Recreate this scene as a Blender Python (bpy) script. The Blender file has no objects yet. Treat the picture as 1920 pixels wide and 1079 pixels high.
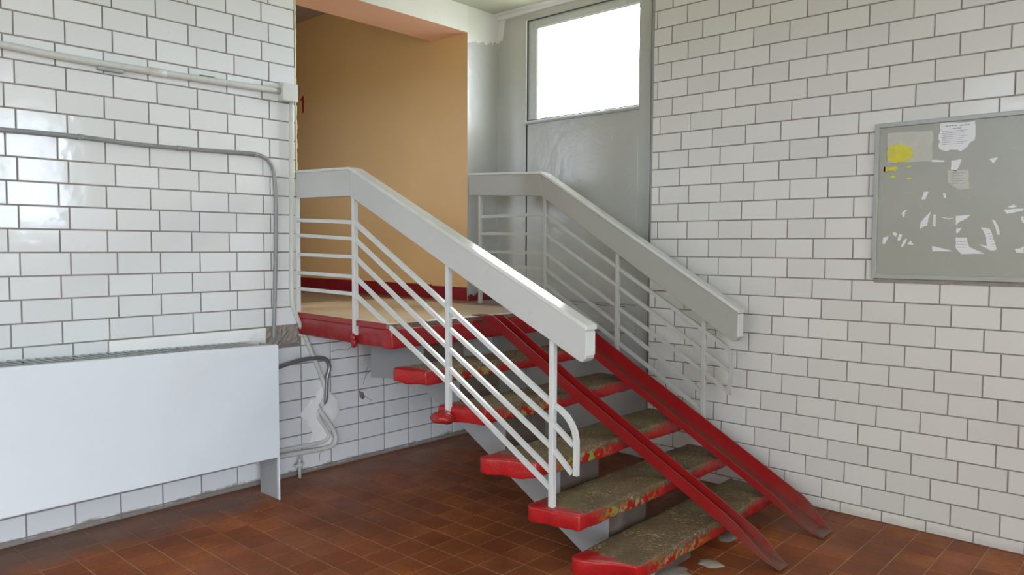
import bpy, bmesh, math, random
from mathutils import Vector, Matrix, noise
S = bpy.context.scene
C = S.collection
# ------------------------------------------------------------------ camera
yaw, pitch, roll, FPX = .7364, -.0541, .0044, 1420.46
fw = Vector((-math.sin(yaw)*math.cos(pitch), math.cos(yaw)*math.cos(pitch), math.sin(pitch)))
rt = fw.cross(Vector((0, 0, 1))).normalized(); up = rt.cross(fw)
r2 = rt*math.cos(roll)+up*math.sin(roll); u2 = -rt*math.sin(roll)+up*math.cos(roll)
cam = bpy.data.cameras.new('camera'); camo = bpy.data.objects.new('camera', cam); C.objects.link(camo)
M = Matrix((r2, u2, -fw)).transposed().to_4x4(); M.translation = Vector((4.4042, -4.4720, 1.5316))
camo.matrix_world = M
cam.sensor_width = 36; cam.lens = FPX*36/1920; cam.clip_start = .05
S.camera = camo
# ------------------------------------------------------------------ sky, portals, exposure
w = bpy.data.worlds.new('overcast_sky'); S.world = w; w.use_nodes = True
nt = w.node_tree; bg = nt.nodes['Background']
tc = nt.nodes.new('ShaderNodeTexCoord'); sp = nt.nodes.new('ShaderNodeSeparateXYZ'); cr = nt.nodes.new('ShaderNodeValToRGB')
nt.links.new(tc.outputs['Generated'], sp.inputs[0])
mr = nt.nodes.new('ShaderNodeMapRange'); mr.inputs['From Min'].default_value = -.5; mr.inputs['From Max'].default_value = .5
nt.links.new(sp.outputs['Z'], mr.inputs['Value']); nt.links.new(mr.outputs[0], cr.inputs[0]); nt.links.new(cr.outputs[0], bg.inputs[0])
e = cr.color_ramp.elements                       # green-grey ground, bright bluish horizon, white overcast above
e[0].position = .30; e[0].color = (.44, .46, .38, 1); e[1].position = .98; e[1].color = (.95, .96, .92, 1)
a = e.new(.49); a.color = (.50, .53, .47, 1); a = e.new(.53); a.color = (1.15, 1.42, 1.85, 1); a = e.new(.72); a.color = (.95, 1.0, 1.02, 1)
br = nt.nodes.new('ShaderNodeMapRange'); br.inputs['From Min'].default_value = .1; br.inputs['From Max'].default_value = .8
br.inputs['To Min'].default_value = 6.5; br.inputs['To Max'].default_value = 14.0   # the sky is brightest on the far side of the window over the stairs
nt.links.new(sp.outputs['Y'], br.inputs['Value']); nt.links.new(br.outputs[0], bg.inputs[1])
def portal(loc, rot, sx, sy):
    l = bpy.data.lights.new('daylight_portal', 'AREA'); l.shape = 'RECTANGLE'; l.size = sx; l.size_y = sy
    l.cycles.is_portal = True
    o = bpy.data.objects.new('daylight_portal', l); o.location = loc; o.rotation_euler = rot; C.objects.link(o)
H = math.pi/2
XF, YN = 6.0, -7.0          # far walls behind the camera
WIN = [(-2.05, -1.2, 1.80, 3.2), (-6.7, -3.7, .05, 2.25)]      # openings in the wall at x = XF (y0,y1,z0,z1)
FILL_WIN = (2.2, 4.8, 2.2, 3.3)                                   # unseen opening added in the wall at y = YN to light the right wall
for y0, y1, z0, z1 in WIN: portal((XF+.3, (y0+y1)/2, (z0+z1)/2), (0, H, 0), z1-z0, y1-y0)
portal(((FILL_WIN[0]+FILL_WIN[1])/2, YN-.3, (FILL_WIN[2]+FILL_WIN[3])/2), (H, 0, 0), FILL_WIN[1]-FILL_WIN[0], FILL_WIN[3]-FILL_WIN[2])
portal((.854, .46, 2.95), (-H, 0, 0), 1.06, .8)
portal((-1.5, -3.6, 2.55), (H, 0, 0), 1.0, 1.1)  # unseen corridor opening, added to brighten the ochre wall
S.view_settings.view_transform = 'Standard'; S.view_settings.look = 'None'; S.view_settings.gamma = 1
S.view_settings.use_curve_mapping = False; S.view_settings.exposure = 0.96
R = random.Random(7)
# ------------------------------------------------------------------ materials
class NT:
    def __init__(s, name):
        s.m = bpy.data.materials.new(name); s.m.use_nodes = True; s.t = s.m.node_tree
        s.b = s.t.nodes['Principled BSDF']; s.c = s.n('ShaderNodeTexCoord').outputs['Object']
    def n(s, ty, **k):
        x = s.t.nodes.new(ty)
        for a, v in k.items(): setattr(x, a, v)
        return x
    def l(s, a, b): s.t.links.new(a, b)
    def set(s, sock, v):
        if hasattr(v, 'node'): s.l(v, sock)
        elif isinstance(v, (tuple, list)): sock.default_value = (*v, 1) if len(v) == 3 and sock.type == 'RGBA' else v
        else: sock.default_value = v
    def math(s, op, a, b=0., c=0.):
        x = s.n('ShaderNodeMath', operation=op)
        for i, v in enumerate((a, b, c)): s.set(x.inputs[i], v)
        return x.outputs[0]
    def noise(s, sc, det=3, rough=.55, vec=None, dist=0):
        x = s.n('ShaderNodeTexNoise'); x.inputs['Scale'].default_value = sc; x.inputs['Detail'].default_value = det
        x.inputs['Roughness'].default_value = rough; x.inputs['Distortion'].default_value = dist
        s.l(vec if vec is not None else s.c, x.inputs['Vector']); return x.outputs['Fac']
    def scaled(s, v):
        x = s.n('ShaderNodeMapping'); x.inputs['Scale'].default_value = v; s.l(s.c, x.inputs[0]); return x.outputs[0]
    def ramp(s, f, a, b, ca=(0, 0, 0), cb=(1, 1, 1)):
        x = s.n('ShaderNodeMapRange'); s.l(f, x.inputs['Value']); x.inputs['From Min'].default_value = a; x.inputs['From Max'].default_value = b
        if ca == (0, 0, 0) and cb == (1, 1, 1): return x.outputs[0]
        if ca == (1, 1, 1) and cb == (0, 0, 0): x.inputs['To Min'].default_value = 1; x.inputs['To Max'].default_value = 0; return x.outputs[0]
        return s.mix(x.outputs[0], ca, cb)
    def mix(s, f, a, b, mode='MIX'):
        x = s.n('ShaderNodeMix', data_type='RGBA', blend_type=mode); s.set(x.inputs[0], f); s.set(x.inputs[6], a); s.set(x.inputs[7], b); return x.outputs[2]
    def xyz(s):
        x = s.n('ShaderNodeSeparateXYZ'); s.l(s.c, x.inputs[0]); return x.outputs
    def nrm(s):
        g = s.n('ShaderNodeNewGeometry'); x = s.n('ShaderNodeSeparateXYZ'); s.l(g.outputs['True Normal'], x.inputs[0]); return x.outputs
    def island(s): return s.n('ShaderNodeNewGeometry').outputs['Random Per Island']
    def bump(s, h, st=.3, d=.01):
        x = s.n('ShaderNodeBump'); x.inputs['Strength'].default_value = st; x.inputs['Distance'].default_value = d
        s.l(h, x.inputs['Height']); s.l(x.outputs[0], s.b.inputs['Normal'])
    def fin(s, col=None, rough=None, metal=None, spec=None):
        if col is not None: s.set(s.b.inputs['Base Color'], col)
        if rough is not None: s.set(s.b.inputs['Roughness'], rough)
        if metal is not None: s.set(s.b.inputs['Metallic'], metal)
        if spec is not None: s.b.inputs['Specular IOR Level'].default_value = spec
        return s.m

def simple(name, col, rough=.5, var=.08, sc=6, bsc=40, bst=.12, metal=0., dirt=None, dirt_amt=.3):
    t = NT(name); n = t.noise(sc, 4)
    c = t.mix(n, tuple(v*(1-var) for v in col), tuple(min(1, v*(1+var)) for v in col))
    if dirt:
        d = t.ramp(t.noise(sc*.7, 6, .65, dist=.4), .52, .78); c = t.mix(t.math('MULTIPLY', d, dirt_amt), c, dirt)
    t.bump(t.noise(bsc, 4), bst, .004)
    return t.fin(c, rough, metal)

def mat_tile(name, col, stain=(.55, .5, .42), foot=.8):
    t = NT(name); i = t.island()
    c = t.mix(i, tuple(v*.95 for v in col), tuple(min(1, v*1.04) for v in col))
    spots = t.ramp(t.noise(55, 2, .5), .76, .80)
    c = t.mix(t.math('MULTIPLY', spots, .5), c, (.3, .27, .25))
    g = t.ramp(t.noise(1.7, 5, .6), .55, .8); c = t.mix(t.math('MULTIPLY', g, .18), c, stain)
    x, y, z = t.xyz()
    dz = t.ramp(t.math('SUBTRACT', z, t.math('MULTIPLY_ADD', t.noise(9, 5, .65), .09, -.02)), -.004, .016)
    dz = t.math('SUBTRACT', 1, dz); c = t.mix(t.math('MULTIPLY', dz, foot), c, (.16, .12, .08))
    t.bump(t.noise(14, 2, .4), .30, .004)
    return t.fin(c, t.math('MULTIPLY_ADD', i, .08, .09), spec=.5)
TILE_L = mat_tile('white_glazed_tile', (.74, .755, .76))
TILE_R = mat_tile('white_glazed_tile_warm', (.68, .665, .635), foot=.15)
def mat_grout():
    t = NT('dark_grout'); c = t.mix(t.noise(5, 4), (.13, .11, .11), (.36, .32, .30)); return t.fin(c, .9)
GROUT = mat_grout()
def mat_floor():
    t = NT('terracotta_quarry_tile'); i = t.island(); x, y, z = t.xyz()
    c = t.ramp(i, 0, 1, (.34, .083, .024), (.53, .158, .042))
    c = t.mix(t.ramp(t.noise(3.2, 5, .6), .4, .75), c, (.22, .060, .022))
    c = t.mix(t.ramp(t.noise(38, 3, .7), .35, .8), c, t.mix(.75, c, (.18, .07, .035)))
    # settled grey dust and cement film along the foot of the tiled wall
    d = t.math('SUBTRACT', t.math('MULTIPLY_ADD', t.noise(2.6, 5, .6), .55, .18), x)
    d = t.math('MULTIPLY', t.ramp(d, -.02, .22), t.ramp(y, -4, -1.9, (1, 1, 1), (.55, .55, .55)))
    c = t.mix(t.math('MULTIPLY', d, .75), c, (.16, .125, .105))
    # noise-broken darker brown patches, stronger away from the left wall
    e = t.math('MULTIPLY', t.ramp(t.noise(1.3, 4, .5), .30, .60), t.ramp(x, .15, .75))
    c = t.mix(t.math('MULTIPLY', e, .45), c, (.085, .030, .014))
    t.bump(t.noise(9, 4, .5), .25, .006)
    return t.fin(c, t.ramp(t.noise(4, 4), .3, .7, (.30, .30, .30), (.5, .5, .5)), spec=.12)
FLOOR = mat_floor()
FGROUT = simple('pale_floor_joint', (.40, .28, .18), .85, .4, 3, dirt=(.12, .06, .04), dirt_amt=.95)
def mat_red():
    t = NT('chipped_red_paint'); x, y, z = t.xyz()
    c = t.mix(t.noise(7, 5, .6), (.23, .010, .014), (.36, .016, .017))
    c = t.mix(t.math('MULTIPLY', t.ramp(t.noise(20, 6, .7), .55, .72), .45), c, (.16, .03, .025))
    t.bump(t.noise(16, 6, .6), .5, .012)
    return t.fin(c, .28, spec=.5)
RED = mat_red()
def mat_tread(name, yl, nose, ztop):
    """painted concrete slab: worn terrazzo on top, red paint on the end and front, chips of old green"""
    t = NT(name); x, y, z = t.xyz(); nx, ny, nz = t.nrm()
    red = t.mix(t.noise(7, 5, .6), (.26, .007, .010), (.47, .014, .014))
    red = t.mix(t.math('MULTIPLY', t.ramp(t.noise(20, 6, .7), .54, .72), .5), red, (.15, .03, .025))
    vo = t.n('ShaderNodeTexVoronoi'); vo.inputs['Scale'].default_value = 68; t.l(t.c, vo.inputs['Vector'])
    st = t.ramp(vo.outputs['Distance'], .25, .62, (1, 1, 1), (0, 0, 0))
    rnd = t.n('ShaderNodeSeparateColor'); t.l(vo.outputs['Color'], rnd.inputs[0])
    peb = t.ramp(rnd.outputs[0], .1, .95, (.14, .10, .052), (.50, .41, .25))
    base = t.mix(t.noise(5, 5, .6), (.065, .044, .023), (.165, .115, .06))
    ter = t.mix(t.math('MULTIPLY', st, t.math('MULTIPLY', t.ramp(t.noise(6, 4), .36, .66), .8)), base, peb)
    ter = t.mix(t.math('MULTIPLY', t.ramp(t.noise(3.5, 5, .6), .48, .66), .45), ter, (.17, .16, .045))
    # terrazzo mask
    topm = t.ramp(nz, .55, .8)
    ins = t.math('ADD', t.math('SUBTRACT', y, yl), t.math('MULTIPLY_ADD', t.noise(11, 4), .10, -.05))
    m1 = t.math('MULTIPLY', topm, t.ramp(ins, .07, .085))
    # worn lip : terrazzo shows on the top of the front face
    lip = t.math('MULTIPLY_ADD', t.noise(30, 4, .7), .13, -.048)
    lip = t.math('SUBTRACT', t.math('ADD', z, lip), ztop-.012)
    mid = t.math('MULTIPLY', t.ramp(y, yl+.10, yl+.30), t.ramp(y, -.75, -.45, (1, 1, 1), (0, 0, 0)))
    m2 = t.math('MULTIPLY', t.ramp(lip, -.004, .004), mid)
    ch = t.ramp(t.noise(24, 5, .62, dist=.6), .50, .515)
    zone = t.math('MULTIPLY', t.ramp(y, yl+.14, yl+.34), t.ramp(y, -1.30, -1.08, (1, 1, 1), (0, 0, 0)))
    m3 = t.math('MULTIPLY', ch, zone)
    grn = t.ramp(t.noise(9, 3), .42, .6, (.24, .24, .10), (.16, .30, .03))
    c = t.mix(m3, red, grn); c = t.mix(t.math('MAXIMUM', m1, m2), c, ter)
    hm = t.math('MULTIPLY', t.math('MAXIMUM', m1, m2), st)
    t.bump(t.math('ADD', t.math('MULTIPLY', t.noise(18, 6, .6), .8), t.math('MULTIPLY', hm, .35)), .55, .012)
    rr = t.mix(t.math('MAXIMUM', m1, m3), (.30, .30, .30), (.7, .7, .7))
    return t.fin(c, rr, spec=.5)
def mat_grey_wall():
    t = NT('grey_gloss_wall_paint'); x, y, z = t.xyz()
    g = t.mix(t.noise(2.2, 5, .55), (.41, .415, .39), (.50, .50, .47))
    g = t.mix(t.math('MULTIPLY', t.ramp(t.noise(24, 6, .75, t.scaled((1, 1, .35))), .63, .72), .5), g, (.25, .25, .24))
    g = t.mix(t.math('MULTIPLY', t.ramp(t.noise(7, 6, .7, t.scaled((3, 3, .5))), .66, .74), .5), g, (.62, .63, .61))
    # whitewash brushed down over the grey from the ceiling, lower in the corner
    lim = t.math('MULTIPLY', t.ramp(x, .05, .09), .22)
    lim = t.math('ADD', lim, t.math('MULTIPLY', t.ramp(y, -.2, .2), .07))
    e = t.math('SUBTRACT', t.math('SUBTRACT', z, 3.15), lim)
    e = t.math('ADD', e, t.math('MULTIPLY_ADD', t.noise(14, 5, .6), .10, -.05))
    c = t.mix(t.ramp(e, .0, .008), g, (.70, .71, .68))
    t.bump(t.noise(5, 5, .6), .35, .02)
    return t.fin(c, .24, spec=.5)
GREYWALL = mat_grey_wall()
def mat_metal():
    t = NT('light_grey_gloss_enamel')
    c = t.mix(t.noise(4, 5), (.55, .57, .57), (.63, .65, .65))
    c = t.mix(t.math('MULTIPLY', t.ramp(t.noise(30, 6, .7), .62, .70), .35), c, (.32, .30, .27))
    t.bump(t.noise(60, 4), .25, .003); return t.fin(c, .25, spec=.5)
ENAMEL = mat_metal()
def mat_rail():
    t = NT('grey_gloss_handrail_paint')
    c = t.mix(t.noise(1.6, 5), (.46, .465, .455), (.56, .565, .555))
    c = t.mix(t.math('MULTIPLY', t.ramp(t.noise(14, 6, .7), .60, .72), .25), c, (.36, .33, .28))
    t.bump(t.noise(20, 5), .12, .006); return t.fin(c, .20, spec=.5)
RAIL = mat_rail()
RAILW = simple('pale_worn_handrail_end', (.66, .68, .67), .4, .1, 8)
CAP = simple('pale_handrail_cap_paint', (.62, .63, .61), .16, .08, 5, 30, .1, dirt=(.35, .32, .27), dirt_amt=.35)
RADI = simple('blue_grey_radiator_paint', (.70, .75, .80), .35, .03, 2, 25, .12, dirt=(.6, .63, .65), dirt_amt=.3)
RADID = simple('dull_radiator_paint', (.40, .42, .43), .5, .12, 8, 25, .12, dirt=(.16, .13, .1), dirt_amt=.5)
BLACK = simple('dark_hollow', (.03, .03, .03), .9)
WHITEP = simple('rough_white_plaster', (.84, .84, .82), .7, .06, 4, 22, .5, dirt=(.5, .49, .47), dirt_amt=.45)
HEADER = simple('whitewashed_lintel', (.70, .70, .70), .6, .06, 2, 18, .4)
CEILM = simple('green_white_ceiling', (.50, .52, .43), .7, .05, 2, 18, .3)
PEACH = simple('peach_soffit_paint', (.92, .56, .42), .5, .06, 3, 30, .2)
def mat_orange():
    t = NT('ochre_wall_paint')
    c = t.mix(t.noise(1.3, 5, .6), (.54, .345, .155), (.64, .41, .195))
    c = t.mix(t.math('MULTIPLY', t.ramp(t.noise(60, 4, .7), .64, .72), .3), c, (.36, .22, .11))
    t.bump(t.noise(45, 5, .6), .15, .005); return t.fin(c, .45, spec=.4)
ORANGE = mat_orange()
MAROON = simple('maroon_skirting_paint', (.20, .010, .014), .3, .2, 9, 20, .4, dirt=(.06, .02, .02), dirt_amt=.4)
def mat_lino():
    t = NT('tan_landing_floor'); x, y, z = t.xyz()
    c = t.mix(t.noise(3, 6, .65), (.72, .57, .40), (.82, .68, .51))
    br = t.n('ShaderNodeTexBrick'); br.offset = .5; t.l(t.c, br.inputs['Vector'])
    br.inputs['Scale'].default_value = 1; br.inputs['Brick Width'].default_value = .3; br.inputs['Row Height'].default_value = .15
    br.inputs['Mortar Size'].default_value = .002
    c = t.mix(t.math('MULTIPLY', br.outputs['Fac'], t.ramp(t.noise(4, 3), .4, .6)), c, (.30, .2, .13))
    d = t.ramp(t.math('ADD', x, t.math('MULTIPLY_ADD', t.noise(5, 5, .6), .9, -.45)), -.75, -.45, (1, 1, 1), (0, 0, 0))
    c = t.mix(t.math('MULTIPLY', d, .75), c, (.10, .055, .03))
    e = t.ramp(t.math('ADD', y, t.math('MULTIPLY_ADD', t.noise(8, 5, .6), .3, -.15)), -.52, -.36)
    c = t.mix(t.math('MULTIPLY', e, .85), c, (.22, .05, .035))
    t.bump(t.noise(25, 4), .15, .004); return t.fin(c, .4)
LINO = mat_lino()
STEEL = simple('bright_edge_strip', (.85, .85, .84), .3, .05, metal=.3)
WOODG = simple('window_frame_paint', (.50, .52, .52), .25, .06, 6, 30, .15)
DARKG = simple('dark_window_gasket', (.05, .055, .06), .6)
LAYER = simple('bare_brown_screed', (.17, .12, .085), .85, .3, 14, 30, .6, dirt=(.36, .33, .28), dirt_amt=.7)
GREYP = simple('blue_grey_stringer_paint', (.31, .33, .345), .35, .08, 3, 14, .4)
RUBBLE = simple('broken_concrete', (.17, .135, .115), .9, .4, 9, 16, 1.0, dirt=(.40, .38, .35), dirt_amt=.7)
RISER = simple('brown_smudged_concrete', (.095, .068, .055), .85, .4, 7, 14, 1.0, dirt=(.26, .22, .19), dirt_amt=.55)
HOLEC = simple('exposed_grey_rubble', (.30, .27, .235), .95, .45, 16, 22, 1.2, dirt=(.08, .07, .06), dirt_amt=.8)
RAIL2 = simple('beige_grey_right_handrail', (.365, .36, .325), .24, .08, 2, 20, .12, dirt=(.30, .28, .22), dirt_amt=.3)  # right railing: darker, warmer tone than the left handrail
ENAM2 = simple('beige_grey_right_railing', (.45, .455, .42), .3, .08, 4, 60, .2, dirt=(.32, .30, .25), dirt_amt=.3)  # right posts and bars: darker, warmer tone than the left ones
PIPEW = simple('cream_painted_pipe', (.60, .61, .57), .35, .08, 8, 40, .2, dirt=(.28, .26, .22), dirt_amt=.4)
PIPEG = simple('grey_painted_conduit', (.27, .275, .28), .35, .12, 9, 40, .2, dirt=(.12, .11, .1), dirt_amt=.5)
PIPED = simple('dark_steel_hose', (.26, .265, .28), .35, .2, 12, 60, .2, metal=.5)
def mat_channel():
    t = NT('worn_red_channel_steel'); nx, ny, nz = t.nrm(); x, y, z = t.xyz()
    c = t.mix(t.noise(6, 5, .6), (.20, .006, .008), (.32, .011, .011))
    up_ = t.math('MULTIPLY', t.ramp(nz, .4, .7), t.ramp(t.noise(4, 5, .6, t.scaled((.6, 5, .6))), .22, .48))
    c = t.mix(t.math('MULTIPLY', up_, .60), c, (.12, .05, .035))
    low = t.math('MULTIPLY', t.ramp(x, 2.65, 2.98), t.ramp(t.noise(13, 5, .6), .28, .5))
    c = t.mix(t.math('MULTIPLY', low, .75), c, (.12, .08, .055))
    t.bump(t.noise(18, 5), .25, .006); return t.fin(c, .35, spec=.5)
CHAN = mat_channel()
def mat_board():
    t = NT('dull_grey_board_paint'); x, y, z = t.xyz()
    c = t.mix(t.noise(3, 6, .6), (.31, .31, .265), (.36, .355, .305))
    c = t.mix(t.math('MULTIPLY', t.ramp(t.noise(16, 6, .7, t.scaled((.7, 1, 1.8))), .66, .70), .5), c, (.58, .57, .53))
    t.bump(t.noise(30, 4), .2, .004); return t.fin(c, .4)
BOARD = mat_board()
FRAMEM = simple('grey_board_frame_paint', (.37, .375, .35), .35, .06, 5)
PAPER = simple('white_paper', (.74, .73, .74), .8, .03, 10, 50, .1)
PAPER2 = simple('greyed_old_paper', (.50, .49, .43), .7, .1, 18, 50, .2, dirt=(.68, .67, .62), dirt_amt=.6)
INK = simple('printed_ink', (.30, .30, .33), .8)
YELLOW = simple('yellow_paint_smear', (.62, .55, .03), .5, .15, 25, 60, .3, dirt=(.33, .30, .12), dirt_amt=.5)
REDINK = simple('red_numeral_paint', (.30, .008, .01), .5)
GREENP = simple('green_paint_fleck', (.08, .22, .06), .5)
YELLOWED = simple('yellowed_plaster_edge', (.70, .64, .40), .7, .15, 20, 40, .4)
def mat_glass():
    t = NT('clear_window_glass'); tr = t.n('ShaderNodeBsdfTransparent'); gl = t.n('ShaderNodeBsdfGlossy'); gl.inputs['Roughness'].default_value = .02
    mx = t.n('ShaderNodeMixShader'); mx.inputs[0].default_value = .06; t.l(tr.outputs[0], mx.inputs[1]); t.l(gl.outputs[0], mx.inputs[2])
    t.l(mx.outputs[0], t.t.nodes['Material Output'].inputs['Surface']); return t.m
GLASS = mat_glass()
# ------------------------------------------------------------------ mesh helpers
def obj(name, bm, mats, parent=None, smooth=False, label=None):
    me = bpy.data.meshes.new(name); bm.normal_update(); bm.to_mesh(me); bm.free()
    for m in (mats if isinstance(mats, (list, tuple)) else [mats]): me.materials.append(m)
    if smooth: me.shade_smooth()
    o = bpy.data.objects.new(name, me); C.objects.link(o)
    if parent is not None:
        o.parent = parent; o.matrix_parent_inverse = PINV[parent.name]
    PINV[o.name] = Matrix.Identity(4)
    if label: o['label'] = label
    return o
PINV = {}
def tag(o, label, cat, group=None):
    o['label'] = label; o['category'] = cat
    if group: o['group'] = group
    return o
def thing(name, label, cat, loc=(0, 0, 0), group=None):
    o = bpy.data.objects.new(name, None); C.objects.link(o); o.location = loc; o.empty_display_size = .1
    PINV[o.name] = Matrix.Translation(loc).inverted()
    return tag(o, label, cat, group)
def struct(o): o['kind'] = 'structure'; return o
def sthing(name):
    o = bpy.data.objects.new(name, None); C.objects.link(o); PINV[o.name] = Matrix.Identity(4); return struct(o)
def box(bm, x0, x1, y0, y1, z0, z1, mi=0, skip=()):
    v = [bm.verts.new((x, y, z)) for x in (x0, x1) for y in (y0, y1) for z in (z0, z1)]
    F = {'-x': (0, 1, 3, 2), '+x': (4, 6, 7, 5), '-y': (0, 4, 5, 1), '+y': (2, 3, 7, 6), '-z': (0, 2, 6, 4), '+z': (1, 5, 7, 3)}
    r = {}
    for k, q in F.items():
        if k in skip: continue
        f = bm.faces.new([v[i] for i in q]); f.material_index = mi; r[k] = f
    return r
def bbox(bm, x0, x1, y0, y1, z0, z1, bev=.004, seg=2, mi=0):
    b = bmesh.new(); box(b, x0, x1, y0, y1, z0, z1, mi)
    bmesh.ops.bevel(b, geom=b.edges[:], offset=bev, segments=seg, profile=.5, affect='EDGES')
    merge(bm, b)
def merge(bm, b):
    me = bpy.data.meshes.new('tmp'); b.to_mesh(me); b.free(); bm.from_mesh(me); bpy.data.meshes.remove(me)
def prism(bm, pts, a0, a1, axis='y', bev=0, mi=0, sidemi=None):
    """polygon pts extruded along axis; pts are (x,z) for y, (y,z) for x, (x,y) for z"""
    b = bmesh.new()
    def P(p, a): return {'y': (p[0], a, p[1]), 'x': (a, p[0], p[1]), 'z': (p[0], p[1], a)}[axis]
    A = [b.verts.new(P(p, a0)) for p in pts]; B = [b.verts.new(P(p, a1)) for p in pts]; n = len(pts)
    b.faces.new(A).material_index = mi; b.faces.new(B[::-1]).material_index = mi
    for i in range(n):
        f = b.faces.new((A[i], B[i], B[(i+1) % n], A[(i+1) % n])); f.material_index = mi
    bmesh.ops.recalc_face_normals(b, faces=b.faces[:])
    if bev: bmesh.ops.bevel(b, geom=b.edges[:], offset=bev, segments=2, profile=.5, affect='EDGES')
    merge(bm, b)
def smoothpath(pts, k=6):
    pts = [Vector(p) for p in pts]; out = []
    P = [pts[0]*2-pts[1]]+pts+[pts[-1]*2-pts[-2]]
    for i in range(1, len(P)-2):
        for j in range(k):
            t = j/k; a, b, c, d = P[i-1:i+3]
            out.append(.5*((2*b)+(c-a)*t+(2*a-5*b+4*c-d)*t*t+(3*b-a-3*c+d)*t**3))
    out.append(pts[-1]); return out
def tube(bm, pts, r, seg=12, k=6, jit=0, ribs=None):
    pts = smoothpath(pts, k) if k > 1 else [Vector(p) for p in pts]
    rings = []; N = None
    for i, p in enumerate(pts):
        T = (pts[min(i+1, len(pts)-1)]-pts[max(i-1, 0)]).normalized()
        if N is None: N = T.orthogonal().normalized()
        N = (N-T*N.dot(T)).normalized(); B = T.cross(N)
        rr = r*(1+(noise.noise(p*9)*jit if jit else 0))
        if ribs: rr *= 1+ribs*(i % 2)
        rings.append([bm.verts.new(p+rr*(N*math.cos(a)+B*math.sin(a))) for a in [2*math.pi*j/seg for j in range(seg)]])
    for a, b in zip(rings, rings[1:]):
        for j in range(seg): bm.faces.new((a[j], a[(j+1) % seg], b[(j+1) % seg], b[j])).smooth = True
    bm.faces.new(rings[0][::-1]); bm.faces.new(rings[-1])
def flatbar(bm, pts, y, w, h):
    """square bar swept along (x,z) points in a plane of constant y"""
    P = [Vector((a, b)) for a, b in pts]; rings = []
    for i, p in enumerate(P):
        t = (P[min(i+1, len(P)-1)]-P[max(i-1, 0)]).normalized(); n = Vector((-t.y, t.x))
        if 0 < i < len(P)-1:
            t0 = (P[i]-P[i-1]).normalized(); c = max(.3, abs(t.dot(t0))); n = n/c
        q = [(p+n*s*h/2, y+e*w/2) for s, e in ((1, -1), (1, 1), (-1, 1), (-1, -1))]
        rings.append([bm.verts.new((v.x, yy, v.y)) for v, yy in q])
    for a, b in zip(rings, rings[1:]):
        for j in range(4): bm.faces.new((a[j], a[(j+1) % 4], b[(j+1) % 4], b[j]))
    bm.faces.new(rings[0][::-1]); bm.faces.new(rings[-1])
    bmesh.ops.recalc_face_normals(bm, faces=bm.faces[:])
def rslab(x0, x1, y0, y1, z0, z1, r=.012, step=.03, amp=.004, seed=0, deform=None, coarse=.0):
    """rounded, chipped slab on a lattice"""
    def ax(a, b, s):
        n = max(1, int((b-a-2*r)/s)); return [a, a+r*.35, a+r]+[a+r+(b-a-2*r)*i/n for i in range(1, n)]+[b-r, b-r*.35, b]
    X, Y, Z = ax(x0, x1, step), ax(y0, y1, step), ax(z0, z1, step)
    bm = bmesh.new(); V = {}
    def vt(i, j, k):
        if (i, j, k) in V: return V[i, j, k]
        p = Vector((X[i], Y[j], Z[k]))
        c = Vector((min(max(p.x, x0+r), x1-r), min(max(p.y, y0+r), y1-r), min(max(p.z, z0+r), z1-r)))
        d = p-c
        if d.length > 1e-9: p = c+d.normalized()*min(r, d.length if max(abs(d.x), abs(d.y), abs(d.z)) < r-1e-6 else r)
        q = p.copy()
        if deform: q = Vector(deform(p, (p.x-x0)/(x1-x0), (p.y-y0)/(y1-y0), (p.z-z0)/(z1-z0)))
        s = Vector((seed*3.1, seed*1.7, 0))
        n = noise.noise_vector(q*22+s)*amp+noise.noise_vector(q*7+s)*amp*1.2
        n.z *= .45
        if coarse:
            n2 = noise.noise_vector(q*13+s*2)
            n += n2*coarse
        V[i, j, k] = bm.verts.new(q+n); return V[i, j, k]
    nx, ny, nz = len(X)-1, len(Y)-1, len(Z)-1
    for i in range(nx):
        for j in range(ny):
            bm.faces.new((vt(i, j, nz), vt(i+1, j, nz), vt(i+1, j+1, nz), vt(i, j+1, nz)))
            bm.faces.new((vt(i, j, 0), vt(i, j+1, 0), vt(i+1, j+1, 0), vt(i+1, j, 0)))
    for i in range(nx):
        for k in range(nz):
            bm.faces.new((vt(i, 0, k), vt(i+1, 0, k), vt(i+1, 0, k+1), vt(i, 0, k+1)))
            bm.faces.new((vt(i, ny, k), vt(i, ny, k+1), vt(i+1, ny, k+1), vt(i+1, ny, k)))
    for j in range(ny):
        for k in range(nz):
            bm.faces.new((vt(0, j, k), vt(0, j, k+1), vt(0, j+1, k+1), vt(0, j+1, k)))
            bm.faces.new((vt(nx, j, k), vt(nx, j+1, k), vt(nx, j+1, k+1), vt(nx, j, k+1)))
    for f in bm.faces: f.smooth = True
    return bm
def tile(bm, fn, u0, u1, v0, v1, mi, d=.0035, g=.0034, bev=.0024, tilt=.0007):
    """one glazed tile; fn(u,v,n) -> point"""
    if u1-u0 < .02 or v1-v0 < .015: return
    u0 += g; u1 -= g; v0 += g; v1 -= g
    a, b = R.uniform(-tilt, tilt), R.uniform(-tilt, tilt)
    uu = [(u0, v0), (u1, v0), (u1, v1), (u0, v1)]
    base = [bm.verts.new(fn(u, v, 0)) for u, v in uu]
    tp = [bm.verts.new(fn(u+(bev if u == u0 else -bev), v+(bev if v == v0 else -bev), d+(a if u == u0 else -a)+(b if v == v0 else -b))) for u, v in uu]
    f = bm.faces.new(tp); f.material_index = mi; fs = [f]
    for i in range(4):
        f = bm.faces.new((base[i], base[(i+1) % 4], tp[(i+1) % 4], tp[i])); f.material_index = mi; fs.append(f)
    return fs
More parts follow.
